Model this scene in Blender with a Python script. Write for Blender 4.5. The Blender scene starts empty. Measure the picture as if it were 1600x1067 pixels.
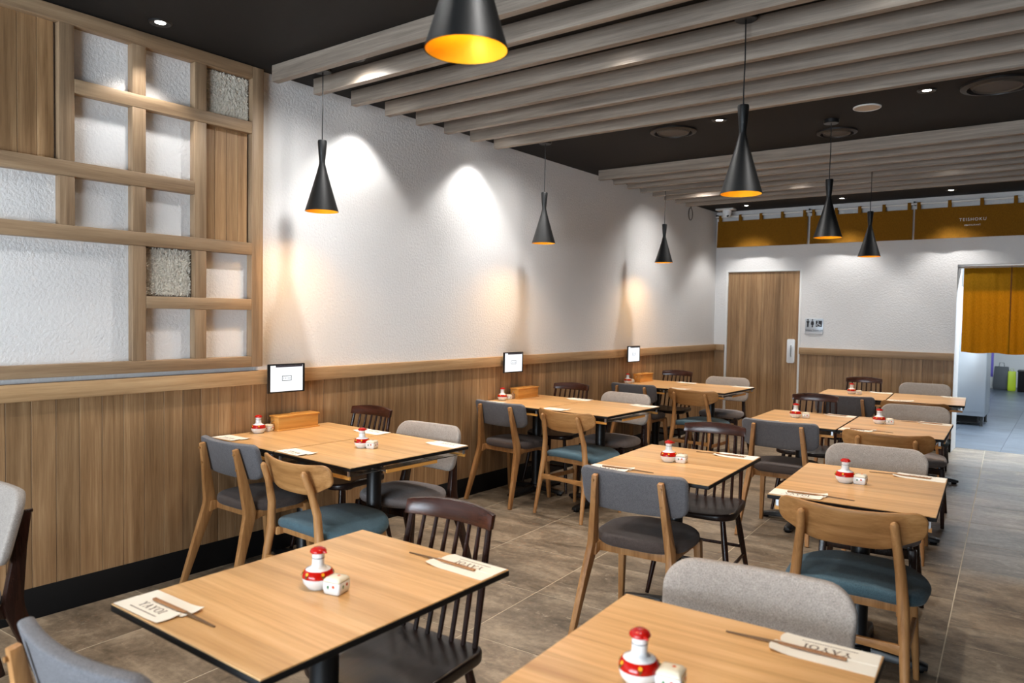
import bpy, bmesh, math, random
from mathutils import Vector, Matrix
random.seed(7)
R = math.radians
SC = bpy.context.scene
COL = SC.collection

def srgb(r, g, b):
    f = lambda c: (c/255/12.92) if c/255 <= .04045 else ((c/255+.055)/1.055)**2.4
    return (f(r), f(g), f(b), 1)

# ------------------------------------------------------------------ camera
ROOM_W, Y0, Y1, HC = 6.6, -3.2, 9.48, 2.84
ZT = 0.744
cd = bpy.data.cameras.new('camera'); cam = bpy.data.objects.new('camera', cd); COL.objects.link(cam)
cr = Vector((0.79627979, 0.6046948, 0.01681332)); cu = Vector((-0.03585213, 0.01942962, 0.99916821))
cf = Vector((-0.60386515, 0.79622025, -0.03715101))
cam.matrix_world = Matrix(((cr.x, cu.x, -cf.x, 3.8155), (cr.y, cu.y, -cf.y, 0), (cr.z, cu.z, -cf.z, 1.455), (0, 0, 0, 1)))
cd.sensor_width = 36; cd.lens = 1157.1/1600*36; cd.clip_start = .05; cd.clip_end = 80
cd.dof.use_dof = True; cd.dof.focus_distance = 4.2; cd.dof.aperture_fstop = 3.6
SC.camera = cam

# ------------------------------------------------------------------ world, large lights, exposure
w = bpy.data.worlds.new('world'); SC.world = w; w.use_nodes = True
bg = w.node_tree.nodes['Background']; bg.inputs[0].default_value = (.75, .85, 1, 1); bg.inputs[1].default_value = .3
vs = SC.view_settings
vs.view_transform = 'Standard'; vs.look = 'None'; vs.gamma = 1; vs.use_curve_mapping = False; vs.exposure = 0.2

def area(name, loc, rot, sx, sy, power, col):
    l = bpy.data.lights.new(name, 'AREA'); l.shape = 'RECTANGLE'; l.size = sx; l.size_y = sy; l.energy = power; l.color = col
    o = bpy.data.objects.new(name, l); o.location = loc; o.rotation_euler = rot; COL.objects.link(o); return o
# daylight through the shopfront glazing behind the camera
area('shopfront_daylight', (2.7, Y0+.12, 1.3), (R(114), 0, 0), 3.4, 1.8, 390, (.76, .88, 1.0))
# kitchen ceiling battens beyond the doorway
area('kitchen_batten_light', (3.4, 10.7, 2.75), (0, 0, 0), 1.2, .3, 140, (.78, .89, 1.0))
area('kitchen_batten_light', (3.3, 16.2, 2.75), (0, 0, 0), 1.2, .3, 80, (.78, .89, 1.0))

def spot(name, loc, power, angle, col, parent=None, blend=.6, size=.035):
    l = bpy.data.lights.new(name, 'SPOT'); l.energy = power; l.spot_size = R(angle); l.spot_blend = blend; l.color = col; l.shadow_soft_size = size
    o = bpy.data.objects.new(name, l); o.location = loc; COL.objects.link(o)
    if parent: o.parent = parent
    return o
def point(name, loc, power, col, parent=None, size=.02):
    l = bpy.data.lights.new(name, 'POINT'); l.energy = power; l.color = col; l.shadow_soft_size = size
    o = bpy.data.objects.new(name, l); o.location = loc; COL.objects.link(o)
    if parent: o.parent = parent
    return o

# ------------------------------------------------------------------ materials
class NT:
    def __init__(s, name):
        m = bpy.data.materials.new(name); m.use_nodes = True; s.m = m; s.t = m.node_tree
        s.b = s.t.nodes['Principled BSDF']
    def n(s, typ, **kw):
        nd = s.t.nodes.new(typ)
        for k, v in kw.items(): setattr(nd, k, v)
        return nd
    def l(s, a, b): s.t.links.new(a, b)
    def math(s, op, a, b=None):
        n = s.n('ShaderNodeMath', operation=op)
        for i, v in enumerate((a, b)):
            if v is None: continue
            if isinstance(v, (int, float)): n.inputs[i].default_value = v
            else: s.l(v, n.inputs[i])
        return n.outputs[0]
    def coords(s, scale=(1, 1, 1), jitter=True):
        tc = s.n('ShaderNodeTexCoord'); v = tc.outputs['Object']
        if jitter:
            oi = s.n('ShaderNodeObjectInfo'); ad = s.n('ShaderNodeVectorMath', operation='ADD')
            sc = s.n('ShaderNodeMath', operation='MULTIPLY'); sc.inputs[1].default_value = 37.
            s.l(oi.outputs['Random'], sc.inputs[0]); s.l(v, ad.inputs[0]); s.l(sc.outputs[0], ad.inputs[1]); v = ad.outputs[0]
        mp = s.n('ShaderNodeMapping'); mp.inputs['Scale'].default_value = scale; s.l(v, mp.inputs[0]); return mp.outputs[0]
    def noise(s, vec, scale, detail=4, rough=.55, dist=0):
        n = s.n('ShaderNodeTexNoise'); n.inputs['Scale'].default_value = scale; n.inputs['Detail'].default_value = detail
        n.inputs['Roughness'].default_value = rough; n.inputs['Distortion'].default_value = dist; s.l(vec, n.inputs['Vector']); return n.outputs['Fac']
    def ramp(s, fac, stops):
        r = s.n('ShaderNodeValToRGB'); e = r.color_ramp.elements
        while len(e) < len(stops): e.new(.5)
        for x, (p, c) in zip(e, stops): x.position = p; x.color = c
        s.l(fac, r.inputs[0]); return r.outputs[0]
    def mix(s, fac, a, b, typ='MIX'):
        m = s.n('ShaderNodeMix', data_type='RGBA', blend_type=typ)
        for i, v in ((0, fac), (6, a), (7, b)):
            if isinstance(v, (int, float)): m.inputs[i].default_value = v
            elif isinstance(v, tuple): m.inputs[i].default_value = v
            else: s.l(v, m.inputs[i])
        return m.outputs[2]
    def bump(s, h, strength=.2, dist=.002):
        b = s.n('ShaderNodeBump'); b.inputs['Strength'].default_value = strength; b.inputs['Distance'].default_value = dist
        s.l(h, b.inputs['Height']); s.l(b.outputs[0], s.b.inputs['Normal'])
    def set(s, col=None, rough=None, metal=None, spec=None):
        if col is not None:
            if isinstance(col, tuple): s.b.inputs['Base Color'].default_value = col
            else: s.l(col, s.b.inputs['Base Color'])
        if rough is not None:
            if isinstance(rough, (int, float)): s.b.inputs['Roughness'].default_value = rough
            else: s.l(rough, s.b.inputs['Roughness'])
        if metal is not None: s.b.inputs['Metallic'].default_value = metal
        if spec is not None: s.b.inputs['Specular IOR Level'].default_value = spec
        return s.m
def plain(name, col, rough=.5, metal=0, spec=.5):
    return NT(name).set(col, rough, metal, spec)
def wood(name, dark, mid, light, axis='z', rough=.45, var=.25, bands=None, scale=1., spec=.4):
    t = NT(name)
    st = {'x': (.04, 1, 1), 'y': (1, .04, 1), 'z': (1, 1, .04)}[axis]
    v = t.coords(tuple(c*scale for c in st))
    a = t.noise(v, 26, 5, .62, .55); b = t.noise(v, 170, 3, .6)
    f = t.math('ADD', t.math('MULTIPLY', a, .75), t.math('MULTIPLY', b, .25))
    c = t.ramp(f, [(.32, dark), (.52, mid), (.72, light)])
    oi = t.n('ShaderNodeObjectInfo'); val = t.math('ADD', t.math('MULTIPLY', oi.outputs['Random'], var), 1-var/2)
    if bands:
        tc = t.n('ShaderNodeTexCoord'); sp = t.n('ShaderNodeSeparateXYZ'); t.l(tc.outputs['Object'], sp.inputs[0])
        k = t.math('FLOOR', t.math('MULTIPLY', t.math('ADD', sp.outputs[bands[0]], 5.), 1/bands[1]))
        wn = t.n('ShaderNodeTexWhiteNoise', noise_dimensions='2D'); cx = t.n('ShaderNodeCombineXYZ')
        t.l(k, cx.inputs[0]); t.l(t.math('MULTIPLY', oi.outputs['Random'], 91.), cx.inputs[1]); t.l(cx.outputs[0], wn.inputs['Vector'])
        val = t.math('ADD', t.math('MULTIPLY', wn.outputs['Value'], bands[2]), 1-bands[2]/2)
    cm = t.n('ShaderNodeCombineColor')
    for i in range(3): t.l(val, cm.inputs[i])
    c = t.mix(1., c, cm.outputs[0], 'MULTIPLY')
    t.bump(b, .12, .001)
    return t.set(c, rough, 0, spec)
def fabric(name, col, var=.35):
    t = NT(name); v = t.coords((1, 1, 1))
    a = t.noise(v, 420, 2, .6); b = t.noise(v, 60, 3)
    lo = tuple(c*(1-var) for c in col[:3])+(1,); hi = tuple(min(1, c*(1+var)) for c in col[:3])+(1,)
    f = t.math('ADD', t.math('MULTIPLY', a, .85), t.math('MULTIPLY', b, .15))
    t.bump(a, .5, .002)
    t.b.inputs['Sheen Weight'].default_value = .15
    return t.set(t.ramp(f, [(.35, lo), (.65, hi)]), .9, 0, .2)
def emit(name, col, s):
    t = NT(name); t.b.inputs['Emission Color'].default_value = col; t.b.inputs['Emission Strength'].default_value = s
    return t.set((0.02, 0.02, .02, 1), .4)

M = {}
M['oak_top'] = wood('oak_table_veneer', srgb(186, 140, 88), srgb(212, 167, 112), srgb(228, 189, 138), 'x', .3, .06, (1, .1, .2), spec=.4)
M['oak'] = wood('oak_frame', srgb(144, 98, 54), srgb(180, 130, 80), srgb(204, 156, 104), 'z', .42, .12)
M['oak_ply'] = wood('oak_plywood', srgb(138, 94, 50), srgb(170, 122, 72), srgb(192, 146, 94), 'x', .42, .12)
M['walnut'] = wood('dark_walnut', srgb(36, 18, 12), srgb(54, 28, 19), srgb(80, 43, 29), 'x', .24, .1)
M['walnut_leg'] = wood('dark_walnut_leg', srgb(30, 16, 12), srgb(44, 24, 17), srgb(64, 36, 26), 'z', .26, .1)
M['espresso'] = wood('espresso_seat', srgb(30, 20, 17), srgb(40, 27, 23), srgb(54, 37, 32), 'y', .3, .1)
M['plank'] = wood('wainscot_oak', srgb(120, 89, 58), srgb(155, 121, 85), srgb(187, 153, 113), 'z', .5, .36)
M['rail'] = wood('dado_oak', srgb(150, 116, 80), srgb(180, 146, 106), srgb(200, 168, 128), 'y', .45, .08)
M['railx'] = wood('dado_oak_cross', srgb(140, 108, 76), srgb(168, 136, 100), srgb(188, 158, 122), 'x', .45, .08)
M['stile'] = wood('lattice_oak', srgb(120, 97, 74), srgb(152, 126, 98), srgb(176, 150, 120), 'z', .5, .12)
M['lrail'] = wood('lattice_rail_oak', srgb(124, 100, 76), srgb(156, 130, 101), srgb(180, 154, 123), 'y', .5, .1)
M['beam'] = wood('ceiling_beam_oak', srgb(108, 96, 85), srgb(140, 127, 114), srgb(166, 153, 139), 'x', .5, .14)
M['box'] = wood('cutlery_box_wood', srgb(198, 134, 58), srgb(220, 156, 76), srgb(232, 174, 98), 'y', .35, .06)
M['f_slate'] = fabric('slate_fabric', srgb(106, 105, 108)); M['f_taupe'] = fabric('taupe_fabric', srgb(84, 74, 70))
M['f_teal'] = fabric('teal_fabric', srgb(72, 96, 106)); M['f_grey'] = fabric('light_grey_fabric', srgb(158, 149, 141)); M['f_seatgrey'] = fabric('grey_seat_fabric', srgb(132, 124, 122))
M['black'] = plain('black_metal', srgb(20, 20, 21), .38, 0, .5); M['blackmatte'] = plain('black_matte', srgb(11, 9, 9), .8, 0, .25)
M['blackedge'] = plain('black_edge', srgb(14, 13, 13), .55, 0, .3)
M['shade'] = plain('pendant_black', srgb(13, 13, 13), .46, .1, .5)
M['gold'] = plain('pendant_gold', srgb(250, 196, 40), .4, .3)
M['bulb'] = emit('bulb_glow', (1, .82, .5, 1), 40)
M['lens'] = emit('downlight_lens', (1, .95, .88, 1), 18)
M['ceramic'] = plain('white_ceramic', srgb(232, 232, 230), .12); M['cream'] = plain('cream_ceramic', srgb(226, 218, 196), .15)
M['red'] = plain('red_glaze', srgb(176, 22, 14), .15); M['green'] = plain('green_glaze', srgb(30, 110, 50), .2); M['yellow'] = plain('yellow_glaze', srgb(236, 160, 40), .2)
M['orange'] = plain('orange_glaze', srgb(206, 84, 40), .2)
M['paper'] = plain('napkin_paper', srgb(236, 230, 216), .8); M['ink'] = plain('print_ink', srgb(92, 74, 60), .8); M['inkred'] = plain('print_pink', srgb(226, 160, 146), .8)
M['stick'] = wood('chopstick_wood', srgb(128, 84, 50), srgb(160, 112, 70), srgb(180, 132, 86), 'x', .5, .1); M['stickdark'] = plain('chopstick_dark', srgb(112, 84, 56), .5)
M['steel'] = plain('satin_steel', srgb(190, 194, 198), .3, .9); M['white'] = plain('white_paint', srgb(228, 228, 226), .5); M['whiteplastic'] = plain('white_plastic', srgb(236, 238, 240), .3)
M['signplate'] = plain('sign_plate', srgb(186, 194, 202), .35, .3); M['signink'] = plain('sign_ink', srgb(20, 20, 28), .5)
M['screen'] = emit('tablet_screen', (.93, .96, 1, 1), 1.1); M['screenink'] = plain('screen_ink', srgb(70, 80, 74), .5); M['screenbar'] = plain('screen_bar', srgb(70, 70, 84), .4)
M['beige'] = plain('speaker_grille', srgb(190, 176, 160), .6); M['duct'] = plain('diffuser_dark', srgb(34, 30, 28), .5); M['ductpale'] = plain('diffuser_core', srgb(70, 62, 54), .6)
M['lime'] = plain('lime_bag', srgb(170, 190, 20), .5); M['purple'] = plain('purple_panel', srgb(110, 96, 190), .5); M['greybag'] = plain('grey_bag', srgb(70, 74, 78), .6)
M['grout'] = plain('grout', srgb(196, 182, 158), .9); M['kgrout'] = plain('kitchen_grout', srgb(70, 76, 82), .8)
t = NT('clear_acrylic'); t.b.inputs['Transmission Weight'].default_value = .9; t.b.inputs['IOR'].default_value = 1.4; M['acrylic'] = t.set(srgb(240, 236, 226), .08)
t = NT('plaster_white'); v = t.coords((1, 1, 1), False); a = t.noise(v, 60, 5, .6); t.bump(a, .75, .007); M['plaster'] = t.set(srgb(226, 225, 224), .85, 0, .2)
t = NT('ceiling_black'); M['ceiling'] = t.set(srgb(20, 18, 17), .75, 0, .3)
t = NT('pebble_relief'); oi = t.coords(); M['pebble'] = t.set(t.ramp(t.noise(oi, 90, 3), [(.3, srgb(196, 187, 172)), (.7, srgb(232, 226, 214))]), .8)
M['pebbleback'] = plain('relief_backing', srgb(140, 132, 120), .9)
def tilemat(name, cols, rough=.42):
    t = NT(name); v = t.coords((1, 1, 1)); v2 = t.coords((.7, 1.6, 1))
    a = t.noise(v2, 3.2, 7, .66, .6); b = t.noise(v, 34, 5, .7); s = t.noise(v, 14, 6, .75)
    f = t.math('ADD', t.math('MULTIPLY', a, .72), t.math('MULTIPLY', b, .28))
    c = t.ramp(f, [(.36, cols[0]), (.5, cols[1]), (.62, cols[2])])
    c = t.mix(t.ramp(s, [(.60, (0, 0, 0, 1)), (.70, (.55, .55, .55, 1))]), c, cols[3])
    oi = t.n('ShaderNodeObjectInfo'); val = t.math('ADD', t.math('MULTIPLY', oi.outputs['Random'], .16), .92)
    cm = t.n('ShaderNodeCombineColor')
    for i in range(3): t.l(val, cm.inputs[i])
    t.bump(b, .15, .001)
    return t.set(t.mix(1., c, cm.outputs[0], 'MULTIPLY'), rough, 0, .45)
M['tile'] = tilemat('stone_tile', [srgb(78, 67, 54), srgb(121, 106, 88), srgb(156, 139, 117), srgb(190, 175, 152)])
M['ktile'] = tilemat('kitchen_tile', [srgb(66, 72, 82), srgb(80, 88, 98), srgb(94, 102, 112), srgb(102, 108, 118)], .35)
t = NT('mustard_cloth'); v = t.coords((1, 1, 1), False)
a = t.noise(t.coords((1, 1, .12), False), 420, 2); c = t.ramp(a, [(.3, srgb(168, 120, 16)), (.7, srgb(204, 150, 34))])
t.set(c, .85, 0, .1); tr = t.n('ShaderNodeBsdfTranslucent'); t.l(c, tr.inputs[0]); mx = t.n('ShaderNodeMixShader'); mx.inputs[0].default_value = .5
out = t.t.nodes['Material Output']; t.l(t.b.outputs[0], mx.inputs[1]); t.l(tr.outputs[0], mx.inputs[2]); t.l(mx.outputs[0], out.inputs[0]); M['cloth'] = t.m
t = NT('valance_cloth'); a = t.noise(t.coords((1, 1, .12), False), 420, 2); M['valance'] = t.set(t.ramp(a, [(.3, srgb(112, 74, 16)), (.7, srgb(140, 96, 26))]), .85, 0, .1)
M['clothedge'] = plain('cloth_seam', srgb(104, 60, 12), .85)

# ------------------------------------------------------------------ mesh helpers
class MB:
    def __init__(s): s.v = []; s.f = []
    def add(s, v, f):
        o = len(s.v); s.v += [tuple(p) for p in v]; s.f += [tuple(i+o for i in q) for q in f]; return s
    def box(s, x0, x1, y0, y1, z0, z1):
        v = [(x, y, z) for z in (z0, z1) for y in (y0, y1) for x in (x0, x1)]
        return s.add(v, [(0, 2, 3, 1), (4, 5, 7, 6), (0, 1, 5, 4), (2, 6, 7, 3), (0, 4, 6, 2), (1, 3, 7, 5)])
    def rings(s, rings, cap0=True, cap1=True, closed=True):
        n = len(rings[0]); v = [p for r in rings for p in r]; f = []
        for i in range(len(rings)-1):
            for j in range(n if closed else n-1):
                k = (j+1) % n; f.append((i*n+j, i*n+k, (i+1)*n+k, (i+1)*n+j))
        if cap0: f.append(tuple(reversed(range(n))))
        if cap1: f.append(tuple((len(rings)-1)*n+j for j in range(n)))
        return s.add(v, f)
    def tube(s, pts, rad, n=10):
        pts = [Vector(p) for p in pts]; rs = []
        if isinstance(rad, (int, float)): rad = [rad]*len(pts)
        for i, p in enumerate(pts):
            d = (pts[min(i+1, len(pts)-1)]-pts[max(i-1, 0)]).normalized()
            a = Vector((1, 0, 0)) if abs(d.x) < .9 else Vector((0, 1, 0))
            b = d.cross(a).normalized(); a = b.cross(d)
            rs.append([tuple(p+rad[i]*(math.cos(2*math.pi*j/n)*a+math.sin(2*math.pi*j/n)*b)) for j in range(n)])
        return s.rings(rs)
    def bar(s, pts, size):                      # rectangular section: width along x, depth in the y-z plane
        rs = []
        pts = [Vector(p) for p in pts]
        for i, p in enumerate(pts):
            d = (pts[min(i+1, len(pts)-1)]-pts[max(i-1, 0)]); d = Vector((0, d.y, d.z)).normalized(); nrm = Vector((0, -d.z, d.y))
            w, h = size[i][0]/2, size[i][1]/2
            rs.append([tuple(p+Vector((sx*w, 0, 0))+nrm*sy*h) for sx, sy in ((-1, -1), (1, -1), (1, 1), (-1, 1))])
        return s.rings(rs)
    def lathe(s, prof, n=24, c=(0, 0), caps=True):
        rs = [[(c[0]+r*math.cos(2*math.pi*j/n), c[1]+r*math.sin(2*math.pi*j/n), z) for j in range(n)] for r, z in prof]
        return s.rings(rs, caps, caps)
    def prism(s, poly, z0, z1, ax=2):
        def P(a, b, h): return {2: (a, b, h), 1: (a, h, b), 0: (h, a, b)}[ax]
        return s.rings([[P(a, b, z0) for a, b in poly], [P(a, b, z1) for a, b in poly]])
    def xf(s, m): s.v = [tuple(m @ Vector(p)) for p in s.v]; return s
    def mesh(s, name, bevel=0, seg=2, angle=35, mat=None):
        bm = bmesh.new(); vs_ = [bm.verts.new(p) for p in s.v]
        for q in s.f:
            try: bm.faces.new([vs_[i] for i in q])
            except ValueError: pass
        bmesh.ops.recalc_face_normals(bm, faces=bm.faces)
        if bevel:
            ed = [e for e in bm.edges if len(e.link_faces) == 2 and e.calc_face_angle() > R(30)]
            bmesh.ops.bevel(bm, geom=ed, offset=bevel, segments=seg, affect='EDGES', profile=.5, clamp_overlap=True)
        me = bpy.data.meshes.new(name); bm.to_mesh(me); bm.free()
        for p in me.polygons: p.use_smooth = True
        me.set_sharp_from_angle(angle=R(angle))
        if mat: me.materials.append(mat)
        return me
def link(name, me, parent=None, loc=None, rz=None):
    o = bpy.data.objects.new(name, me); COL.objects.link(o)
    if parent: o.parent = parent
    if loc: o.location = loc
    if rz is not None: o.rotation_euler = (0, 0, rz)
    return o
def part(name, mb, mat, parent=None, bevel=0, seg=2, angle=35, loc=None, rz=None):
    return link(name, mb.mesh(name, bevel, seg, angle, M[mat] if isinstance(mat, str) else mat), parent, loc, rz)
def tag(o, label, cat, group=None):
    o['label'] = label; o['category'] = cat
    if group: o['group'] = group
    return o
def thing(name, loc=(0, 0, 0), rz=0, label=None, cat=None, group=None):
    o = bpy.data.objects.new(name, None); o.empty_display_size = .1; COL.objects.link(o); o.location = loc; o.rotation_euler = (0, 0, rz)
    if label: tag(o, label, cat, group)
    return o
def struct(o, label=None):
    o['kind'] = 'structure'
    if label: o['label'] = label
    return o
def copy_tree(o, parent=None):
    c = o.copy(); COL.objects.link(c)
    if parent: c.parent = parent
    for ch in o.children: copy_tree(ch, c)
    return c
class Proto:
    def __init__(s, maker): s.o = maker(); s.used = False
    def put(s, loc, rz, label, group=None):
        o = copy_tree(s.o) if s.used else s.o; s.used = True
        o.location = loc; o.rotation_euler = (0, 0, rz); o['label'] = label
        if group: o['group'] = group
        elif 'group' in o.keys(): del o['group']
        return o
def rpoly(corners, seg=6):
    out = []; n = len(corners)
    for i in range(n):
        x, y, r = corners[i]; p = Vector((x, y)); a = Vector(corners[i-1][:2])-p; b = Vector(corners[(i+1) % n][:2])-p
        la, lb = a.length, b.length; a.normalize(); b.normalize(); ang = a.angle(b); d = min(r/math.tan(ang/2), la*.49, lb*.49); rr = d*math.tan(ang/2)
        c = p+(a+b).normalized()*(rr/math.sin(ang/2)); s0 = p+a*d; s1 = p+b*d
        a0 = math.atan2(s0.y-c.y, s0.x-c.x); a1 = math.atan2(s1.y-c.y, s1.x-c.x); da = (a1-a0+math.pi) % (2*math.pi)-math.pi
        for k in range(seg+1): t_ = a0+da*k/seg; out.append((c.x+rr*math.cos(t_), c.y+rr*math.sin(t_)))
    return out
def pad(outline, t, er, fn, dome=0, n=4):
    """closed cushion from an outline in (u,v); fn(u,v,w) gives the 3-D point, w is depth"""
    cx = sum(p[0] for p in outline)/len(outline); cy = sum(p[1] for p in outline)/len(outline)
    mxu = max(abs(p[0]-cx) for p in outline)
    def ring(ins, w, sc=1):
        k = 1-ins/mxu; return [fn(cx+(u-cx)*k*sc, cy+(v-cy)*k*sc, w) for u, v in outline]
    rs = []
    for k in range(n): q = .12+.83*k/n; rs.append(ring(er, -t/2, q))
    for k in range(5): a = math.pi/2*(1-k/4); rs.append(ring(er*(1-math.cos(a)), -t/2+er*(1-math.sin(a))))
    for k in range(5): a = math.pi/2*k/4; rs.append(ring(er*(1-math.cos(a)), t/2-er*(1-math.sin(a))))
    for k in range(n-1, -1, -1): q = .12+.83*k/n; rs.append(ring(er, t/2+dome*(1-q*q), q))
    return MB().rings(rs)
def textmesh(name, body, size, mat, parent, spacing=1.0):
    cu_ = bpy.data.curves.new(name, 'FONT'); cu_.body = body; cu_.size = size; cu_.align_x = 'CENTER'; cu_.align_y = 'CENTER'; cu_.extrude = .0004; cu_.space_character = spacing
    o = bpy.data.objects.new(name, cu_); COL.objects.link(o)
    bpy.context.view_layer.update()
    me = bpy.data.meshes.new_from_object(o.evaluated_get(bpy.context.evaluated_depsgraph_get()))
    bpy.data.objects.remove(o); me.materials.clear(); me.materials.append(M[mat])
    return link(name, me, parent)
def serif_word(word, h, z=0, t_=.0003):
    """roman capitals out of thick and thin strokes, baseline at y = 0, centred on x"""
    mb = MB(); tk, tn = .16*h, .07*h
    def stroke(x0, y0, x1, y1, wd): mb.prism([(x0-wd/2, y0), (x0+wd/2, y0), (x1+wd/2, y1), (x1-wd/2, y1)], z, z+t_)
    def bar(x, y, wd): mb.prism([(x-wd/2, y), (x+wd/2, y), (x+wd/2, y+tn), (x-wd/2, y+tn)], z, z+t_)
    W = {'Y': .82, 'A': .82, 'O': .92, 'I': .3}; tot = sum(W[c]*h for c in word)+.16*h*(len(word)-1); x = -tot/2
    for c in word:
        wd = W[c]*h; m = x+wd/2
        if c == 'Y':
            stroke(x+.14*h, h, m, .45*h, tk); stroke(x+wd-.12*h, h, m, .45*h, tn); stroke(m, .46*h, m, 0, tk); bar(m, 0, .36*h); bar(x+.14*h, h-tn, .32*h); bar(x+wd-.12*h, h-tn, .26*h)
        elif c == 'A':
            stroke(x+.1*h, 0, m, h, tn); stroke(x+wd-.12*h, 0, m, h, tk); mb.prism([(m-.2*h, .32*h), (m+.2*h, .32*h), (m+.2*h, .38*h), (m-.2*h, .38*h)], z, z+t_); bar(x+.1*h, 0, .26*h); bar(x+wd-.12*h, 0, .32*h)
        elif c == 'I': stroke(m, 0, m, h, tk); bar(m, 0, .34*h); bar(m, h-tn, .34*h)
        else:
            n = 24; o = [(m+wd*.5*math.cos(2*math.pi*k/n), .5*h+.52*h*math.sin(2*math.pi*k/n)) for k in range(n)]
            i_ = [(m+(wd*.5-tk)*math.cos(2*math.pi*k/n), .5*h+(.52*h-tn)*math.sin(2*math.pi*k/n)) for k in range(n)]
            for k in range(n): q = (k+1) % n; mb.prism([o[k], o[q], i_[q], i_[k]], z, z+t_)
        x += wd+.16*h
    return mb

# ------------------------------------------------------------------ the room
fl = struct(part('floor', MB().box(0, ROOM_W, Y0, Y1+.42, -.12, -.0012), 'grout'))
TS, TA = .605, R(3.2)
def clip(poly, a, b, c):                       # keep a*x+b*y<=c
    out = []
    for i in range(len(poly)):
        p, q = poly[i-1], poly[i]; dp, dq = a*p[0]+b*p[1]-c, a*q[0]+b*q[1]-c
        if (dp <= 0) != (dq <= 0): s_ = dp/(dp-dq); out.append((p[0]+(q[0]-p[0])*s_, p[1]+(q[1]-p[1])*s_))
        if dq <= 0: out.append(q)
    return out
g = TS/2-.0026
tile_me = MB().box(-g, g, -g, g, -.01, 0).mesh('tile', .0006, 1, 30, M['tile'])
ca, sa = math.cos(TA), math.sin(TA)
for i in range(-8, 16):
    for j in range(-18, 22):
        lx, ly = (i+.5)*TS, (j+.5)*TS
        cx, cy = 1.62+ca*lx-sa*ly, 3.14+sa*lx+ca*ly
        cs = [(cx+ca*a-sa*b, cy+sa*a+ca*b) for a, b in ((-g, -g), (g, -g), (g, g), (-g, g))]
        if max(c[0] for c in cs) < .02 or min(c[0] for c in cs) > ROOM_W or max(c[1] for c in cs) < Y0 or min(c[1] for c in cs) > Y1+.4: continue
        if cy < -1.2 or cx > 5.4: continue            # behind the camera the screed takes over
        pl = clip(clip(clip(cs, -1, 0, -.002), 0, -1, -Y0), 0, 1, Y1+.41)
        if cy+.45 > Y1 and cx < 2.4: pl = clip(pl, 0, 1, Y1-.002)
        if len(pl) < 3: continue
        if len(pl) == 4 and all(abs(a-b) < 1e-6 for p, q in zip(pl, cs) for a, b in zip(p, q)) or sorted(pl) == sorted(cs):
            o = link('tile', tile_me, fl, (cx, cy, 0), TA)
        else:
            loc = [(ca*(x-cx)+sa*(y-cy), -sa*(x-cx)+ca*(y-cy)) for x, y in pl]
            o = part('tile', MB().prism(loc, -.01, 0), 'tile', fl, 0, loc=(cx, cy, 0), rz=TA)
screed = part('floor_screed', MB().box(0, ROOM_W, Y0, -.9, -.004, -.0006), 'tile', fl)
part('floor_screed', MB().box(5.1, ROOM_W, -.9, Y1, -.004, -.0006), 'tile', fl)
# kitchen floor beyond the doorway
kf = struct(part('floor', MB().box(2.0, 6.0, Y1+.42, 20.2, -.12, -.003), 'kgrout'), 'blue grey tiled kitchen floor')
km = MB().box(-.2985, .2985, -.2985, .2985, -.01, 0).mesh('tile', .0015, 1, 30, M['ktile'])
for i in range(6):
    for j in range(17): link('tile', km, kf, (2.3+.6*i, Y1+.72+.6*j, 0))
struct(part('ceiling', MB().box(-.15, ROOM_W+.15, Y0-.15, Y1+.4, HC, HC+.1), 'ceiling'))
struct(part('ceiling', MB().box(2.0, 6.0, Y1+.4, 20.2, HC, HC+.1), 'white'), 'white kitchen ceiling')
wl = struct(part('wall_left', MB().box(-.15, 0, Y0, Y1+.4, -.12, HC), 'plaster'))
wb = MB()
for (a, b, c, d) in ((0, .165, 0, HC), (.165, 1.095, 2.065, HC), (1.095, 2.77, 0, HC), (2.77, 3.74, 2.08, HC), (3.74, ROOM_W, 0, HC)): wb.box(a, b, Y1, Y1+.4, c, d)
wb.box(.165, 1.095, Y1+.1, Y1+.4, 0, 2.065)
wbk = struct(part('wall_back', wb, 'plaster'))
struct(part('wall_right', MB().box(ROOM_W, ROOM_W+.15, Y0, Y1+.4, -.12, HC), 'walnut_leg'))
wf = MB()
for (a, b, c, d) in ((0, 1.0, 0, HC), (4.4, ROOM_W, 0, HC), (1.0, 4.4, 2.7, HC), (1.0, 4.4, 0, .4)): wf.box(a, b, Y0-.15, Y0, c, d)
struct(part('wall_front', wf, 'plaster'))
wn_ = thing('window_1', (2.7, Y0-.08, .4)); struct(wn_)
fr = MB()
for x in (-1.7, -.6, .5, 1.65): fr.box(x, x+.05, -.03, .03, 0, 2.3)
fr.box(-1.7, 1.7, -.03, .03, 0, .05); fr.box(-1.7, 1.7, -.03, .03, 2.25, 2.3)
part('window_frame', fr, 'black', wn_); part('pane', MB().box(-1.7, 1.7, -.004, .004, 0, 2.3), 'acrylic', wn_)
# kitchen shell
kw = MB().box(2.0, 2.25, Y1+.4, 20.2, 0, HC).box(5.8, 6.0, Y1+.4, 20.2, 0, HC).box(2.0, 6.0, 20.0, 20.2, 0, HC)
struct(part('wall_kitchen', kw, 'white'))

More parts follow.
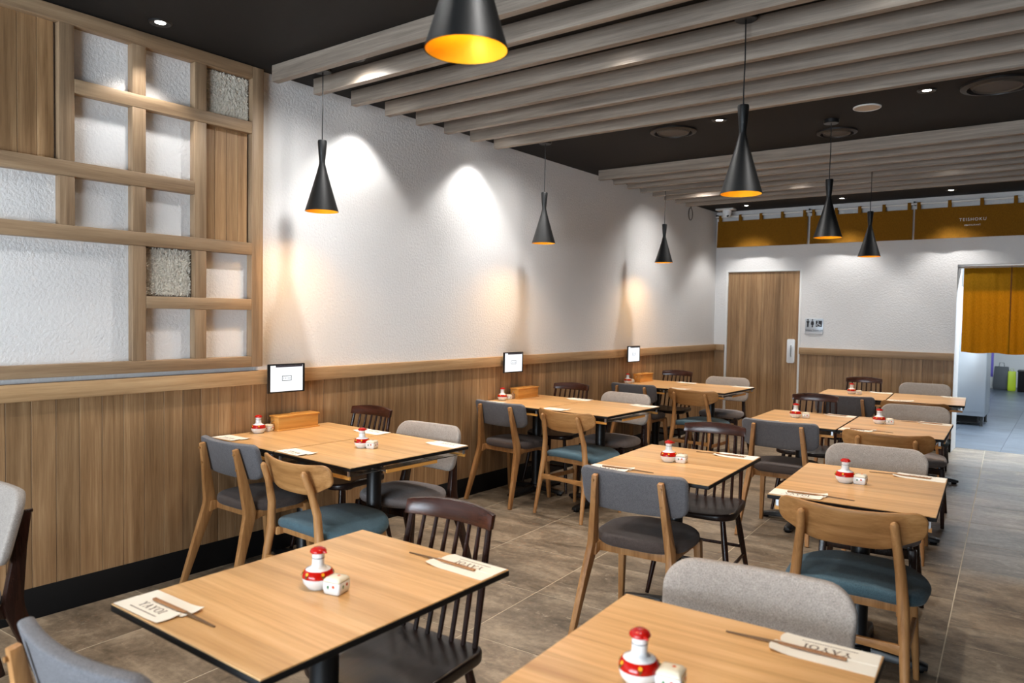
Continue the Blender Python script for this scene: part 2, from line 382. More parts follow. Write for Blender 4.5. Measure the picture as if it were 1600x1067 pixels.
# baseboards, dado rails, planks
struct(part('baseboard_left', MB().box(0, .016, Y0, Y1, 0, .148), 'blackmatte', None, .003))
bb = MB().box(.016, .15, Y1-.016, Y1, 0, .148).box(1.11, 2.77, Y1-.016, Y1, 0, .148)
struct(part('baseboard_back', bb, 'blackmatte', None, .003))
struct(part('trim_1', MB().box(0, .044, Y0, Y1, 1.02, 1.1), 'rail', None, .003))
struct(part('trim_2', MB().box(.044, .15, Y1-.044, Y1, 1.02, 1.1).box(1.11, 2.77, Y1-.044, Y1, 1.02, 1.1), 'railx', None, .003))
PW = .104
pme = MB().box(0, .012, 0, PW-.0022, .148, 1.02).mesh('plank', .0008, 1, 30, M['plank'])
y = Y1-PW
while y > -.4: link('plank', pme, wl, (0, y, 0)); y -= PW
pmb = MB().box(0, PW-.0022, 0, .012, .148, 1.02).mesh('plank', .0008, 1, 30, M['plank'])
x = 1.113
while x+PW < 2.775: link('plank', pmb, wbk, (x, Y1-.012, 0)); x += PW
link('plank', MB().box(0, 2.768-x, 0, .012, .148, 1.02).mesh('plank', .0008, 1, 30, M['plank']), wbk, (x, Y1-.012, 0))
link('plank', MB().box(0, .13, 0, .012, .148, 1.02).mesh('plank', .0008, 1, 30, M['plank']), wbk, (.016, Y1-.012, 0))

# sliding toilet door
d1 = struct(thing('door_1', (.165, Y1, 0)), 'oak strip sliding door with white edge trim')
ws = [.155, .09, .06, .14, .17, .1, .12, .075]; x = .01
for wdt in ws:
    part('door_board', MB().box(0, wdt-.0012, .012, .05, .005, 2.045), 'plank', d1, .0006, 1, loc=(x, 0, 0)); x += wdt
part('door_frame', MB().box(-.018, .008, -.006, .06, 0, 2.072).box(.922, .948, -.006, .06, 0, 2.072).box(.008, .922, -.006, .06, 2.048, 2.072), 'white', d1, .002)
h_ = part('door_handle', MB().prism(rpoly([(.79, .9, .02), (.885, .9, .02), (.885, 1.2, .02), (.79, 1.2, .02)]), -.008, .013, 1), 'whiteplastic', d1, .003)
part('handle_grip', MB().tube([(.842, -.006, .98), (.845, -.03, 1.0), (.845, -.03, 1.1), (.842, -.006, 1.125)], .007, 8), 'steel', h_)
# toilet sign
sg = thing('toilet_sign', (1.275, Y1, 1.365), 0, 'silver restroom sign with man, woman and wheelchair symbols', 'sign')
part('plate', MB().box(-.105, .105, -.008, 0, -.095, .095), 'signplate', sg, .003)
part('lower_strip', MB().box(-.1, .1, -.0095, -.008, -.092, -.07), 'steel', sg)
def sp(polys): 
    mb = MB()
    for p_ in polys: mb.prism(p_, -.0105, -.0082, 1)
    return mb
def circ(cx, cz, r, n=14): return [(cx+r*math.cos(2*math.pi*k/n), cz+r*math.sin(2*math.pi*k/n)) for k in range(n)]
def rect(x0, x1, z0, z1): return [(x0, z0), (x1, z0), (x1, z1), (x0, z1)]
part('man_symbol', sp([circ(-.073, .078, .009), [(-.09, .064), (-.056, .064), (-.056, .052), (-.064, .04), (-.064, -.012), (-.071, -.012), (-.073, .015), (-.075, -.012), (-.083, -.012), (-.083, .04), (-.09, .052)]]), 'signink', sg)
part('woman_symbol', sp([circ(-.02, .078, .009), [(-.033, .064), (-.007, .064), (-.002, .035), (-.006, .016), (-.012, .014), (-.012, -.012), (-.028, -.012), (-.028, .014), (-.034, .016), (-.038, .035)]]), 'signink', sg)
wc = part('wheelchair_square', sp([rect(.02, .092, -.005, .07)]), 'signink', sg)
mb = MB()
for p_ in [circ(.046, .056, .007), [(.042, .048), (.05, .048), (.052, .03), (.07, .03), (.08, .008), (.075, .006), (.066, .023), (.044, .023)]]: mb.prism(p_, -.012, -.0105, 1)
for k in range(12):
    a0, a1 = R(110+k*19), R(110+(k+1)*19)
    mb.prism([(.05+.022*math.cos(a), .02+.02*math.sin(a)) for a in (a0, a1)]+[(.05+.017*math.cos(a), .02+.015*math.sin(a)) for a in (a1, a0)], -.012, -.0105, 1)
part('wheelchair_figure', mb, 'signplate', wc)
tx = textmesh('lettering', 'Unisex Toilets LH', .028, 'signink', sg); tx.location = (0, -.0085, -.048); tx.rotation_euler = (R(90), 0, 0)

# ------------------------------------------------------------------ ceiling beams
def beam(y, x1=5.7, z0=2.748, th=.045): return MB().box(.14, x1, 0, th, z0, HC)
bme = beam(0).mesh('ceiling_beam', .0015, 1, 30, M['beam'])
for k in range(8):
    o = link('ceiling_beam', bme, None, (0, 2.55+.288*k, 0)); tag(o, 'grey oak ceiling beam in the beam group that begins beside the lattice screen', 'beam', 'beams beside the lattice screen')
for k in range(8):
    o = link('ceiling_beam', bme, None, (0, 6.17+.285*k, 0)); tag(o, 'grey oak ceiling beam in the group by the mustard valance wall', 'beam', 'beams by the valance wall')

# ------------------------------------------------------------------ lattice screen on the left wall
ls = thing('lattice_screen', (0, 0, 0), 0, 'oak lattice screen with white plaster, board and pebble cells on wall', 'wall screen')
D0, D1 = 0.0, .05
def stile(y0, y1, z0, z1): return part('stile', MB().box(D0, D1, y0, y1, z0, z1), 'stile', ls, .003)
def railp(y0, y1, z0, z1): return part('rail', MB().box(D0, D1+.002, y0, y1, z0, z1), 'lrail', ls, .003)
ZB, ZT0 = 1.125, 2.835
yL = .55
stile(2.485, 2.56, ZB, ZT0)                                   # right outer
stile(yL-.07, yL, ZB, ZT0)
railp(yL, 2.485, ZB, 1.185); railp(yL, 2.485, 2.765, ZT0)
railp(yL, 2.485, 1.768, 1.836)                                # main middle rail
railp(yL, 2.14, 2.065, 2.135)
railp(1.545, 2.485, 2.455, 2.52)
railp(1.88, 2.485, 1.452, 1.515)
for a, b in ((2.52, 2.765), (2.135, 2.455), (1.836, 2.065)): stile(1.812, 1.88, a, b)
stile(1.812, 1.88, 1.185, 1.768)
for a, b in ((2.52, 2.765), (1.836, 2.455)): stile(2.14, 2.208, a, b)
for a, b in ((1.515, 1.768), (1.185, 1.452)): stile(2.14, 2.208, a, b)
for a, b in ((2.135, 2.765), (1.836, 2.065)): stile(1.478, 1.545, a, b)
for y0, y1 in ((1.23, 1.318), (1.318, 1.398), (1.398, 1.468), (1.13, 1.23), (1.03, 1.13), (.93, 1.03)):
    part('infill_board', MB().box(.0, .018, y0+.001, y1-.001, 2.135, 2.765), 'plank', ls, .001, 1)
for y0, y1 in ((2.208, 2.275), (2.275, 2.345), (2.345, 2.415), (2.415, 2.475)):
    part('infill_board', MB().box(.0, .018, y0+.001, y1-.001, 1.836, 2.455), 'plank', ls, .001, 1)
for (y0, y1, z0, z1) in ((2.21, 2.483, 2.522, 2.763), (1.882, 2.138, 1.517, 1.766)):
    b_ = part('relief_panel', MB().box(0, .012, y0, y1, z0, z1), 'pebbleback', ls)
    mb = MB()
    for k in range(4200):
        cy, cz, a = random.uniform(y0+.008, y1-.008), random.uniform(z0+.008, z1-.008), random.uniform(0, math.pi); L = random.uniform(.006, .011); x_ = random.uniform(.012, .021)
        dy, dz = L*math.cos(a), L*math.sin(a); ny, nz = -math.sin(a)*.0019, math.cos(a)*.0019
        mb.rings([[(x_-.003, cy+s_*dy+ny, cz+s_*dz+nz), (x_+.0015, cy+s_*dy, cz+s_*dz), (x_-.003, cy+s_*dy-ny, cz+s_*dz-nz)] for s_ in (-1, 1)])
    o = part('grain_relief', mb, 'pebble', b_); o['kind'] = 'stuff'

# ------------------------------------------------------------------ lights of the place
def make_downlight():
    o = thing('downlight'); o['category'] = 'ceiling light'
    part('trim_ring', MB().lathe([(.023, -.001), (.034, -.005), (.048, -.008), (.054, 0)], 28, caps=False), 'black', o)
    part('lens', MB().lathe([(.0005, -.002), (.0245, -.002)], 24, caps=False), 'lens', o)
    return o
DLP = Proto(make_downlight)
NEUT = (1, .975, .945)
def downlight(x, y, power, label, angle=136, blend=.9, col=NEUT, group=None):
    o = DLP.put((x, y, HC), 0, label, group); s_ = spot('downlight_lamp', (0, 0, -.012), power, angle, col, None, blend); s_.parent = o
WW = 15
downlight(.23, 1.86, WW*1.5, 'recessed downlight in the black ceiling in front of the lattice screen', 96, .45)
downlight(.22, 3.275, WW, 'wall-side downlight between third and fourth beams from the lattice screen', 96, .45)
downlight(.22, 4.45, WW, 'wall-side downlight between the last two beams of the lattice-side group', 96, .45)
G1, G2, G3 = 54, 46, 43
downlight(.63, 2.74, G1, 'downlight over the pendant beside the lattice screen, between first two beams', 160, 1.)
downlight(.63, 4.74, G1, 'wall-side downlight in black ceiling right behind the lattice-side beams', 164, 1.)
downlight(.60, 7.44, G1, 'wall-side downlight in the beam group by the valance', 160, 1.)
downlight(1.93, 3.29, G2, 'downlight between lattice-side beams, above the inner row of tables')
downlight(3.17, 3.29, G2, 'downlight between lattice-side beams, above the aisle-side tables', 96)
downlight(1.78, 5.05, G2, 'downlight beside round air diffuser in black ceiling, nearer the left wall')
downlight(3.06, 5.08, G2, 'downlight in black ceiling between beige speaker and the aisle', 90)
downlight(1.6, 7.47, G2, 'middle downlight in the beam group by the valance')
downlight(2.88, 7.47, G2, 'aisle-side downlight in the beam group by the valance', 110)
downlight(2.2, 1.25, G3*.62, 'downlight in black ceiling over the table by the lattice screen')
downlight(3.2, 1.25, G3*.62, 'downlight in black ceiling over the aisle-side front table', 90)
downlight(.85, .75, G3*.9, 'downlight in black ceiling over wall-side floor in front of lattice')
for x_, s_ in ((.54, 'over the toilet door'), (1.65, 'over the middle mustard valance'), (2.73, 'over the lettered mustard valance')):
    downlight(x_, 9.05, 26, 'small downlight in black ceiling %s' % s_, 84, .4)

def make_pendant():
    o = thing('pendant_lamp'); o['category'] = 'pendant lamp'
    # origin at the ceiling; rim of the shade at z = -.815
    zr = -.815
    part('canopy', MB().lathe([(.001, 0), (.05, 0), (.05, -.022), (.046, -.026), (.001, -.026)], 24, caps=False), 'black', o)
    part('cord', MB().tube([(0, 0, -.02), (.002, 0, -.2), (-.001, 0, -.35), (0, 0, zr+.4)], .0032, 8), 'black', o)
    prof = [(.004, .408), (.024, .405), (.026, .395), (.021, .33), (.0165, .287), (.0175, .27), (.03, .22), (.05, .15), (.075, .065), (.095, 0)]
    s_ = part('shade', MB().lathe([(r, zr+z) for r, z in prof], 40, caps=False), 'shade', o, angle=60)
    part('shade_lining', MB().lathe([(r-.0025 if i else r, zr+z) for i, (r, z) in enumerate([(.014, .262), (.028, .218), (.049, .148), (.074, .064), (.0945, .0005), (.095, 0)])], 40, caps=False), 'gold', s_, angle=60)
    part('bulb', MB().lathe([(.001, zr+.245), (.014, zr+.24), (.014, zr+.2), (.022, zr+.165), (.024, zr+.14), (.018, zr+.118), (.001, zr+.11)], 16, caps=False), 'bulb', o)
    l = spot('bulb_light', (0, 0, zr+.02), 20, 140, (1, .6, .25), None, 1., .03); l.parent = o
    return o
PEN = Proto(make_pendant)
for (x, y, dz), lb in (((.345, 2.745, 0), 'black hourglass pendant lamp hanging beside the lattice screen'), ((.40, 4.90, 0), 'black pendant lamp over the wall table with the middle tablet'),
                   ((.33, 7.23, 0), 'black pendant lamp over the wall table nearest the toilet door'), ((2.706, 1.275, .02), 'black pendant lamp with bright gold lining over the front tables'),
                   ((2.57, 3.37, 0), 'black pendant lamp over tables in third row from valance wall'), ((2.42, 5.47, 0), 'black pendant lamp over the second table row from valance wall'),
                   ((2.32, 7.27, 0), 'black pendant lamp hanging over tables nearest the valance wall')):
    PEN.put((x, y, HC+dz), 0, lb)

def diffuser(x, y, r, label):
    o = thing('air_diffuser', (x, y, HC), 0, label, 'air vent')
    part('outer_ring', MB().lathe([(r, 0), (r, -.012), (r*.82, -.02), (r*.8, 0)], 36, caps=False), 'duct', o)
    part('inner_cone', MB().lathe([(r*.72, -.004), (r*.66, -.02), (r*.62, -.012), (.001, -.012)], 36, caps=False), 'ductpale', o)
diffuser(1.38, 5.16, .17, 'round dark air diffuser in black ceiling by the left downlight')
diffuser(2.37, 5.83, .14, 'round dark air diffuser behind the pendant canopy')
diffuser(3.41, 5.18, .19, 'round dark air diffuser in black ceiling above the aisle')
o = thing('ceiling_speaker', (2.69, 5.27, HC), 0, 'round beige speaker grille flush in the black ceiling', 'speaker')
part('rim', MB().lathe([(.085, 0), (.085, -.006), (.078, -.009), (.076, 0)], 32, caps=False), 'white', o); part('grille', MB().lathe([(.0775, -.007), (.001, -.008)], 32, caps=False), 'beige', o)
o = thing('security_camera', (.24, 9.2, HC), 0, 'white dome security camera on the ceiling in the room corner', 'camera')
part('mount_plate', MB().box(-.13, .1, -.06, .06, -.02, 0), 'white', o, .003)
part('housing', MB().lathe([(.001, -.02), (.055, -.02), (.055, -.05), (.048, -.085), (.03, -.11), (.001, -.118)], 24, caps=False), 'whiteplastic', o)
part('lens_window', MB().lathe([(.001, .0), (.014, -.003), (.016, -.012), (.001, -.012)], 14, caps=False).xf(Matrix.Translation((.022, -.04, -.09)) @ Matrix.Rotation(R(70), 4, 'X')), 'black', o)
o = tag(part('cable_loop', MB().tube([(.004+.0*k, 8.62+.06*math.sin(2*math.pi*k/16), 2.72+.075*math.cos(2*math.pi*k/16)+(0 if k else .02)) for k in range(17)]+[(.004, 8.66, 2.84)], .004, 6), 'black'), 'loose loop of thin black cable on wall under the ceiling', 'cable')

# ------------------------------------------------------------------ noren curtains
def cloth(x0, x1, z0, z1, amp=.01, nx=40, nz=8, ph=0., th=.0015, taper=True, sag=.0):
    def P(u, v, s_):
        x = x0+(x1-x0)*u; z = z0+(z1-z0)*v
        k = (1-v) if taper else 1
        y = s_*th+amp*(.4+.6*k)*(math.sin(u*17+ph)+.6*math.sin(u*39+ph*2+v*1.5))-.012*(1-v)
        z += sag*math.sin(u*9+ph)*(1-v)
        return (x, y, z)
    mb = MB(); n = nx+1
    v = [P(i/nx, j/nz, s_) for s_ in (-.5, .5) for j in range(nz+1) for i in range(n)]; f = []; o2 = n*(nz+1)
    for j in range(nz):
        for i in range(nx):
            a = j*n+i; f.append((a, a+1, a+n+1, a+n)); f.append((o2+a, o2+a+n, o2+a+n+1, o2+a+1))
    for i in range(nx): f.append((i, o2+i, o2+i+1, i+1)); a = nz*n+i; f.append((a, a+1, o2+a+1, o2+a))
    for j in range(nz): a = j*n; f.append((a, a+n, o2+a+n, o2+a)); a = j*n+nx; f.append((a, o2+a, o2+a+n, a+n))
    return mb.add(v, f)
YV = Y1-.09
pole = thing('curtain_pole', (0, YV, 2.765), 0, 'thin white pole carrying the mustard valance curtains', 'curtain pole')
part('pole', MB().tube([(.02, 0, 0), (4.2, 0, 0)], .011, 10), 'white', pole)
for x in (.03, 1.2, 2.335, 3.5): part('bracket', MB().box(x-.008, x+.008, -.008, .09, -.012, .03), 'black', pole)
for (x0, x1, lb) in ((.045, 1.185, 'plain mustard valance above the toilet door'), (1.215, 2.325, 'plain mustard valance between the toilet door and lettered valance'), (2.345, 3.62, 'mustard valance lettered TEISHOKU RESTAURANT in white')):
    v_ = thing('valance_curtain', (0, YV, 0), 0, lb, 'curtain')
    part('cloth', cloth(x0, x1, 2.365, 2.705, .006, 48, 8, x0*3), 'valance', v_)
    nt = 5
    for k in range(nt):
        tx_ = x0+.02+(x1-x0-.075)*k/(nt-1)
        part('loop_tab', MB().box(tx_, tx_+.035, -.016, -.013, 2.69, 2.78).box(tx_, tx_+.035, .013, .016, 2.69, 2.78).box(tx_, tx_+.035, -.016, .016, 2.778, 2.781), 'valance', v_)
    if 'TEI' in lb:
        a_ = textmesh('lettering', 'TEISHOKU', .045, 'white', v_, 1.25); a_.location = (2.905, -.029, 2.555); a_.rotation_euler = (R(90), 0, 0)
        a_ = textmesh('lettering', 'RESTAURANT', .022, 'white', v_, 1.15); a_.location = (2.905, -.03, 2.495); a_.rotation_euler = (R(90), 0, 0)
dn = thing('door_curtain', (0, Y1+.06, 0), 0, 'mustard split curtain hanging in the kitchen doorway', 'curtain')
part('curtain_rod', MB().tube([(2.77, 0, 2.05), (3.74, 0, 2.05)], .009, 10), 'steel', dn)
for x0, x1 in ((2.825, 3.269), (3.267, 3.71)):
    c_ = part('cloth_panel', cloth(x0, x1, 1.115, 2.062, .008, 40, 14, x0*5, sag=.006), 'cloth', dn)
    part('header_band', cloth(x0+.002, x1-.002, 1.80, 2.06, .004, 30, 6, x0*7).xf(Matrix.Translation((0, .02, 0))), 'cloth', c_)
    part('seam', cloth(x1-.012, x1+.001, 1.115, 2.062, .0005, 3, 14, 0).xf(Matrix.Translation((0, -.006, 0))), 'clothedge', c_)

# kitchen things
o = thing('steel_cabinet', (2.58, 12.45, 0), 0, 'tall stainless steel cabinet on short legs beyond the doorway', 'cabinet')
part('body', MB().box(-.29, .29, -.35, .35, .14, 1.95), 'steel', o, .006); part('door_panel', MB().box(-.28, .28, -.37, -.352, .2, 1.9), 'steel', o, .006)
for sx in (-.25, .25):
    for sy in (-.3, .3): part('leg', MB().lathe([(.02, .14), (.018, .02), (.024, .0)], 12, (sx, sy)), 'black', o)
part('drip_tray', MB().box(-.26, .2, -.3, .3, .03, .14), 'blackmatte', o)
o = thing('shopping_bag', (2.8, 18.9, 0), R(8), 'lime green bag standing on the kitchen floor', 'bag')
def bagmesh(w_, d_, h_): return MB().rings([[(x*k, y*k*q, z) for x, y in ((-w_, -d_), (w_, -d_), (w_, d_), (-w_, d_))] for z, k, q in ((0, .9, 1), (h_*.15, 1, 1.05), (h_*.7, .95, .8), (h_, .92, .3))])
part('bag_body', bagmesh(.075, .06, .42), 'lime', o, .01); part('handle', MB().tube([(-.03, 0, .41), (-.028, 0, .47), (.028, 0, .47), (.03, 0, .41)], .005, 6), 'lime', o)
o = thing('grocery_bag', (2.6, 19.1, 0), R(-5), 'dark grey bag beside the lime green bag', 'bag')
part('bag_body', bagmesh(.14, .09, .5), 'greybag', o, .012); part('handle', MB().tube([(-.05, 0, .49), (-.04, 0, .58), (.04, 0, .58), (.05, 0, .49)], .006, 6), 'greybag', o)
o = thing('storage_crate', (3.1, 18.95, 0), 0, 'black crate beside lime green bag in the kitchen', 'crate')
part('crate_body', MB().box(-.19, .19, -.2, .2, 0, .42), 'blackmatte', o, .01); part('rim', MB().box(-.2, .2, -.21, .21, .42, .45), 'black', o, .006)
o = thing('wall_banner', (2.27, 19.4, 0), 0, 'narrow purple panel standing against the kitchen wall', 'panel')
part('panel', MB().box(0, .16, -.03, .0, .25, 1.0), 'purple', o, .004); part('stand', MB().box(.0, .16, -.08, .06, 0, .25), 'white', o, .004)

# ------------------------------------------------------------------ tables
TH = .019
def make_table(tray):
    o = thing('dining_table'); o['category'] = 'table'
    part('tabletop', MB().box(-.298, .298, -.398, .398, ZT-.004, ZT), 'oak_top', o, .0012, 1)
    part('edge_band', MB().box(-.2995, .2995, -.3995, .3995, ZT-TH, ZT-.0035), 'blackedge', o, .0025)
    part('mounting_plate', MB().box(-.15, .15, -.2, .2, ZT-TH-.012, ZT-TH), 'black', o, .003)
    part('column', MB().lathe([(.045, .055), (.045, .075), (.038, .085), (.038, ZT-TH-.035), (.055, ZT-TH-.02), (.055, ZT-TH-.012)], 24), 'black', o)
    hub = part('base_hub', MB().lathe([(.06, .03), (.066, .045), (.06, .062), (.04, .07)], 20), 'black', o)
    for (dx, dy, L) in ((1, 0, .27), (-1, 0, .27), (0, 1, .355), (0, -1, .355)):
        rs = []
        for s_, hw, z0, z1 in ((.04, .035, .022, .062), (.6*L, .03, .016, .05), (.9*L, .03, .012, .04), (L, .022, .014, .034)):
            rs.append([(dx*s_-dy*a, dy*s_+dx*a, z) for a, z in ((-hw, z0), (hw, z0), (hw*.75, z1), (-hw*.75, z1))])
        f_ = part('foot', MB().rings(rs), 'black', o, .005)
        part('glide', MB().lathe([(.02, 0), (.022, .006), (.016, .016)], 12, (dx*(L-.035), dy*(L-.035))), 'blackmatte', f_)
    if tray:
        t_ = part('menu_tray', MB().box(-.25, .25, -.385, -.18, .69, .694).box(-.25, .25, .18, .385, .69, .694).box(.2, .285, -.17, .17, .69, .694), 'acrylic', o)
        part('tray_runner', MB().box(-.27, .285, -.392, -.384, .684, .7).box(-.27, .285, .384, .392, .684, .7).box(.283, .291, -.17, .17, .684, .7), 'box', t_)
        for sx in (-.26, .275):
            for sy in (-.388, .388): part('tray_hanger', MB().box(sx-.006, sx+.006, sy-.004, sy+.004, .696, ZT-TH), 'steel', t_)
    return o
TBL, TBLW = Proto(lambda: make_table(False)), Proto(lambda: make_table(True))
# name: (centre, rotation, wall pair?, phrase)
TAB = {}
def table(key, x, y, rot, wall, phrase, label):
    (TBLW if wall else TBL).put((x, y, 0), R(rot), label); TAB[key] = (x, y, R(rot), phrase)
def at(key, lx, ly, z=ZT):
    x, y, a, _ = TAB[key]; return (x+math.cos(a)*lx-math.sin(a)*ly, y+math.sin(a)*lx+math.cos(a)*ly, z)
def pair(k, x, y, rot, wall, ph1, ph2, l1, l2):
    a = R(rot); d = .3038
    table(k+'i', x-math.cos(a)*d, y-math.sin(a)*d, rot, wall, ph1, l1); table(k+'o', x+math.cos(a)*d, y+math.sin(a)*d, rot, wall, ph2, l2)
wp = ['under the tablet beside the lattice', 'under the middle tablet', 'under the tablet by the door']
for k, (x, y, r_) in enumerate(((.634, 2.633, -1.6), (.625, 4.962, -1.0), (.622, 7.15, -.6))):
    pair('W%d' % (k+1), x, y, r_, True, 'inner wall table '+wp[k], 'outer wall table '+wp[k],
         'oak table against the wall '+wp[k]+', with wooden box', 'outer oak table of the wall pair '+wp[k])
table('T1', 2.292, 1.223, .6, False, 'inner table, fourth row from valance wall', 'inner oak table in the fourth row from the valance wall')
table('T2', 3.245, 1.297, 3.2, False, 'aisle table, fourth row from valance wall', 'aisle-side oak table in the fourth row from the valance wall')
table('T3', 2.287, 3.363, 3.5, False, 'inner table, third row from valance wall', 'inner oak table in the third row from the valance wall')
table('T4', 3.116, 3.43, 4.2, True, 'aisle table, third row from valance wall', 'aisle-side oak table in the third row from the valance wall')
pair('T5', 2.594, 5.475, 3., True, 'inner table, second row from valance wall', 'aisle table, second row from valance wall',
     'inner oak table of the pair in second row from valance wall', 'aisle-side oak table of the pair in second row from valance wall')
pair('T6', 2.469, 7.62, 5., True, 'inner table, first row from valance wall', 'aisle table, first row from valance wall',
     'inner oak table of the pair in first row from valance wall', 'aisle-side oak table of the pair in first row from valance wall')

# ------------------------------------------------------------------ chairs (local: sitter looks to +y, top of back at y = -.26)
def seat_outline(wf_, wr, y0, y1):
    return rpoly([(-wr/2, y0, .15), (wr/2, y0, .15), (wf_/2, y1, .17), (-wf_/2, y1, .17)], 9)
def upholstered(name, seatmat, backmat, legmat, backout, zc, ztop, post_top, cat='chair', railmat=None):
    def mk():
        o = thing(name); o['category'] = cat
        part('seat', pad(seat_outline(.46, .42, -.20, .22), .052, .023, lambda u, v, w: (u, v, .446+w-.1*u*u*.5), .012), seatmat, o, angle=60)
        fr_ = MB()
        for s_ in (-1, 1): fr_.prism([(-.205, .372), (-.12, .392), (.16, .392), (.16, .428), (-.2, .428)], s_*.175-.011, s_*.175+.011, 0)
        fr_.prism([(-.185, .372), (.185, .372), (.185, .414), (-.185, .414)], .145, .165, 1); fr_.prism([(-.17, .385), (.17, .385), (.17, .43), (-.17, .43)], -.165, -.145, 1)
        part('seat_frame', fr_, legmat, o, .003)
        for s_ in (-1, 1):
            part('front_leg', MB().bar([(s_*.205, .185, 0), (s_*.188, .15, .415)], [(.024, .026), (.034, .042)]), legmat, o, .004)
            p_ = part('back_post', MB().bar([(s_*.225, -.325, 0), (s_*.203, -.25, .25), (s_*.187, -.203, .40), (s_*.184, -.199, .425), (s_*.182, -.201, .45), (s_*.165, -.231, .62), (s_*.152, -.258, post_top)],
                                           [(.024, .03), (.028, .046), (.03, .062), (.03, .064), (.03, .06), (.027, .04), (.024, .027)]), legmat, o, .004)
            for z in (zc-.035, zc+.045):
                yy = -.231-(z-.62)*.2; part('dowel', MB().tube([(s_*.157, yy-.022, z), (s_*.157, yy+.004, z)], .0065, 10), 'oak_ply' if legmat == 'oak' else legmat, p_)
        tl = R(15)
        def fn(u, v, w):
            y_ = w+.62*u*u; return (u, -.206-(zc-.62)*.31+.012+y_*math.cos(tl)-v*math.sin(tl), zc+v*math.cos(tl)+y_*math.sin(tl)*.4)
        part('backrest', pad(backout, .036, .013, fn), backmat, o, angle=60)
        return o
    return mk
A_out = rpoly([(-.245, -.095, .05), (.245, -.095, .05), (.25, .095, .035), (-.25, .095, .035)], 6)
D_out = rpoly([(-.225, -.125, .05), (.225, -.125, .05), (.24, .13, .075), (-.24, .13, .075)], 8)
def dense(out, n=5):
    r_ = []
    for i, p_ in enumerate(out):
        q = out[(i+1) % len(out)]; L = math.hypot(q[0]-p_[0], q[1]-p_[1]); k = max(1, int(L/.03))
        for j in range(k): r_.append((p_[0]+(q[0]-p_[0])*j/k, p_[1]+(q[1]-p_[1])*j/k))
    return r_
CA = Proto(upholstered('upholstered_chair', 'f_taupe', 'f_slate', 'oak', dense(A_out), .682, .775, .752))
CD = Proto(upholstered('walnut_leg_chair', 'f_seatgrey', 'f_grey', 'walnut_leg', dense(D_out), .687, .81, .73))
def mk_ply():
    o = thing('curved_back_chair'); o['category'] = 'chair'
    part('seat', pad(seat_outline(.545, .49, -.205, .225), .046, .021, lambda u, v, w: (u, v, .447+w-.5*u*u), .01), 'f_teal', o, angle=60)
    fr_ = MB()
    for s_ in (-1, 1): fr_.prism([(-.2, .375), (.15, .375), (.15, .412), (-.2, .412)], s_*.175-.01, s_*.175+.01, 0)
    fr_.prism([(-.175, .365), (.175, .365), (.175, .41), (-.175, .41)], .135, .155, 1); fr_.prism([(-.175, .38), (.175, .38), (.175, .425), (-.175, .425)], -.165, -.145, 1)
    part('seat_frame', fr_, 'oak', o, .003)
    for s_ in (-1, 1):
        part('front_leg', MB().tube([(s_*.212, .185, 0), (s_*.2, .168, .2), (s_*.188, .15, .42)], [.0115, .016, .018], 12), 'oak', o)
        part('back_post', MB().tube([(s_*.215, -.285, 0), (s_*.203, -.245, .22), (s_*.189, -.216, .42), (s_*.178, -.22, .54), (s_*.165, -.247, .65), (s_*.158, -.276, .722), (s_*.157, -.281, .734), (s_*.157, -.283, .741)],
                                    [.0125, .0175, .021, .019, .0165, .0155, .012, .004], 14), 'oak', o)
    part('back_stretcher', MB().rings([[(x, -.243+.03*(1-(x/.2)**2)+dy, .272+dz-.012*(1-(x/.2)**2)) for dy, dz in ((-.009, -.02+.012*(1-(x/.2)**2)), (.009, -.02+.012*(1-(x/.2)**2)), (.009, .02), (-.009, .02))] for x in [-.2+.05*k for k in range(9)]]), 'oak_ply', o, .003)
    for s_ in (-1, 1): part('side_stretcher', MB().bar([(s_*.203, -.235, .25), (s_*.2, .162, .25)], [(.016, .03)]*2), 'oak', o, .004)
    out = rpoly([(-.262, .075, .055), (.262, .075, .055), (.255, -.025, .045), (.13, -.085, .2), (-.13, -.085, .2), (-.255, -.025, .045)], 8)
    out = [(u, v-(.014*(1-(u/.262)**2) if v > 0 else 0)) for u, v in dense(out)]
    tl = R(14)
    def fn(u, v, w):
        y_ = w+.85*u*u; return (u, -.249+y_*math.cos(tl)-v*math.sin(tl), .70+v*math.cos(tl)+y_*.05)
    part('backrest', pad(out, .015, .006, fn), 'oak_ply', o, angle=50)
    return o
CB = Proto(mk_ply)
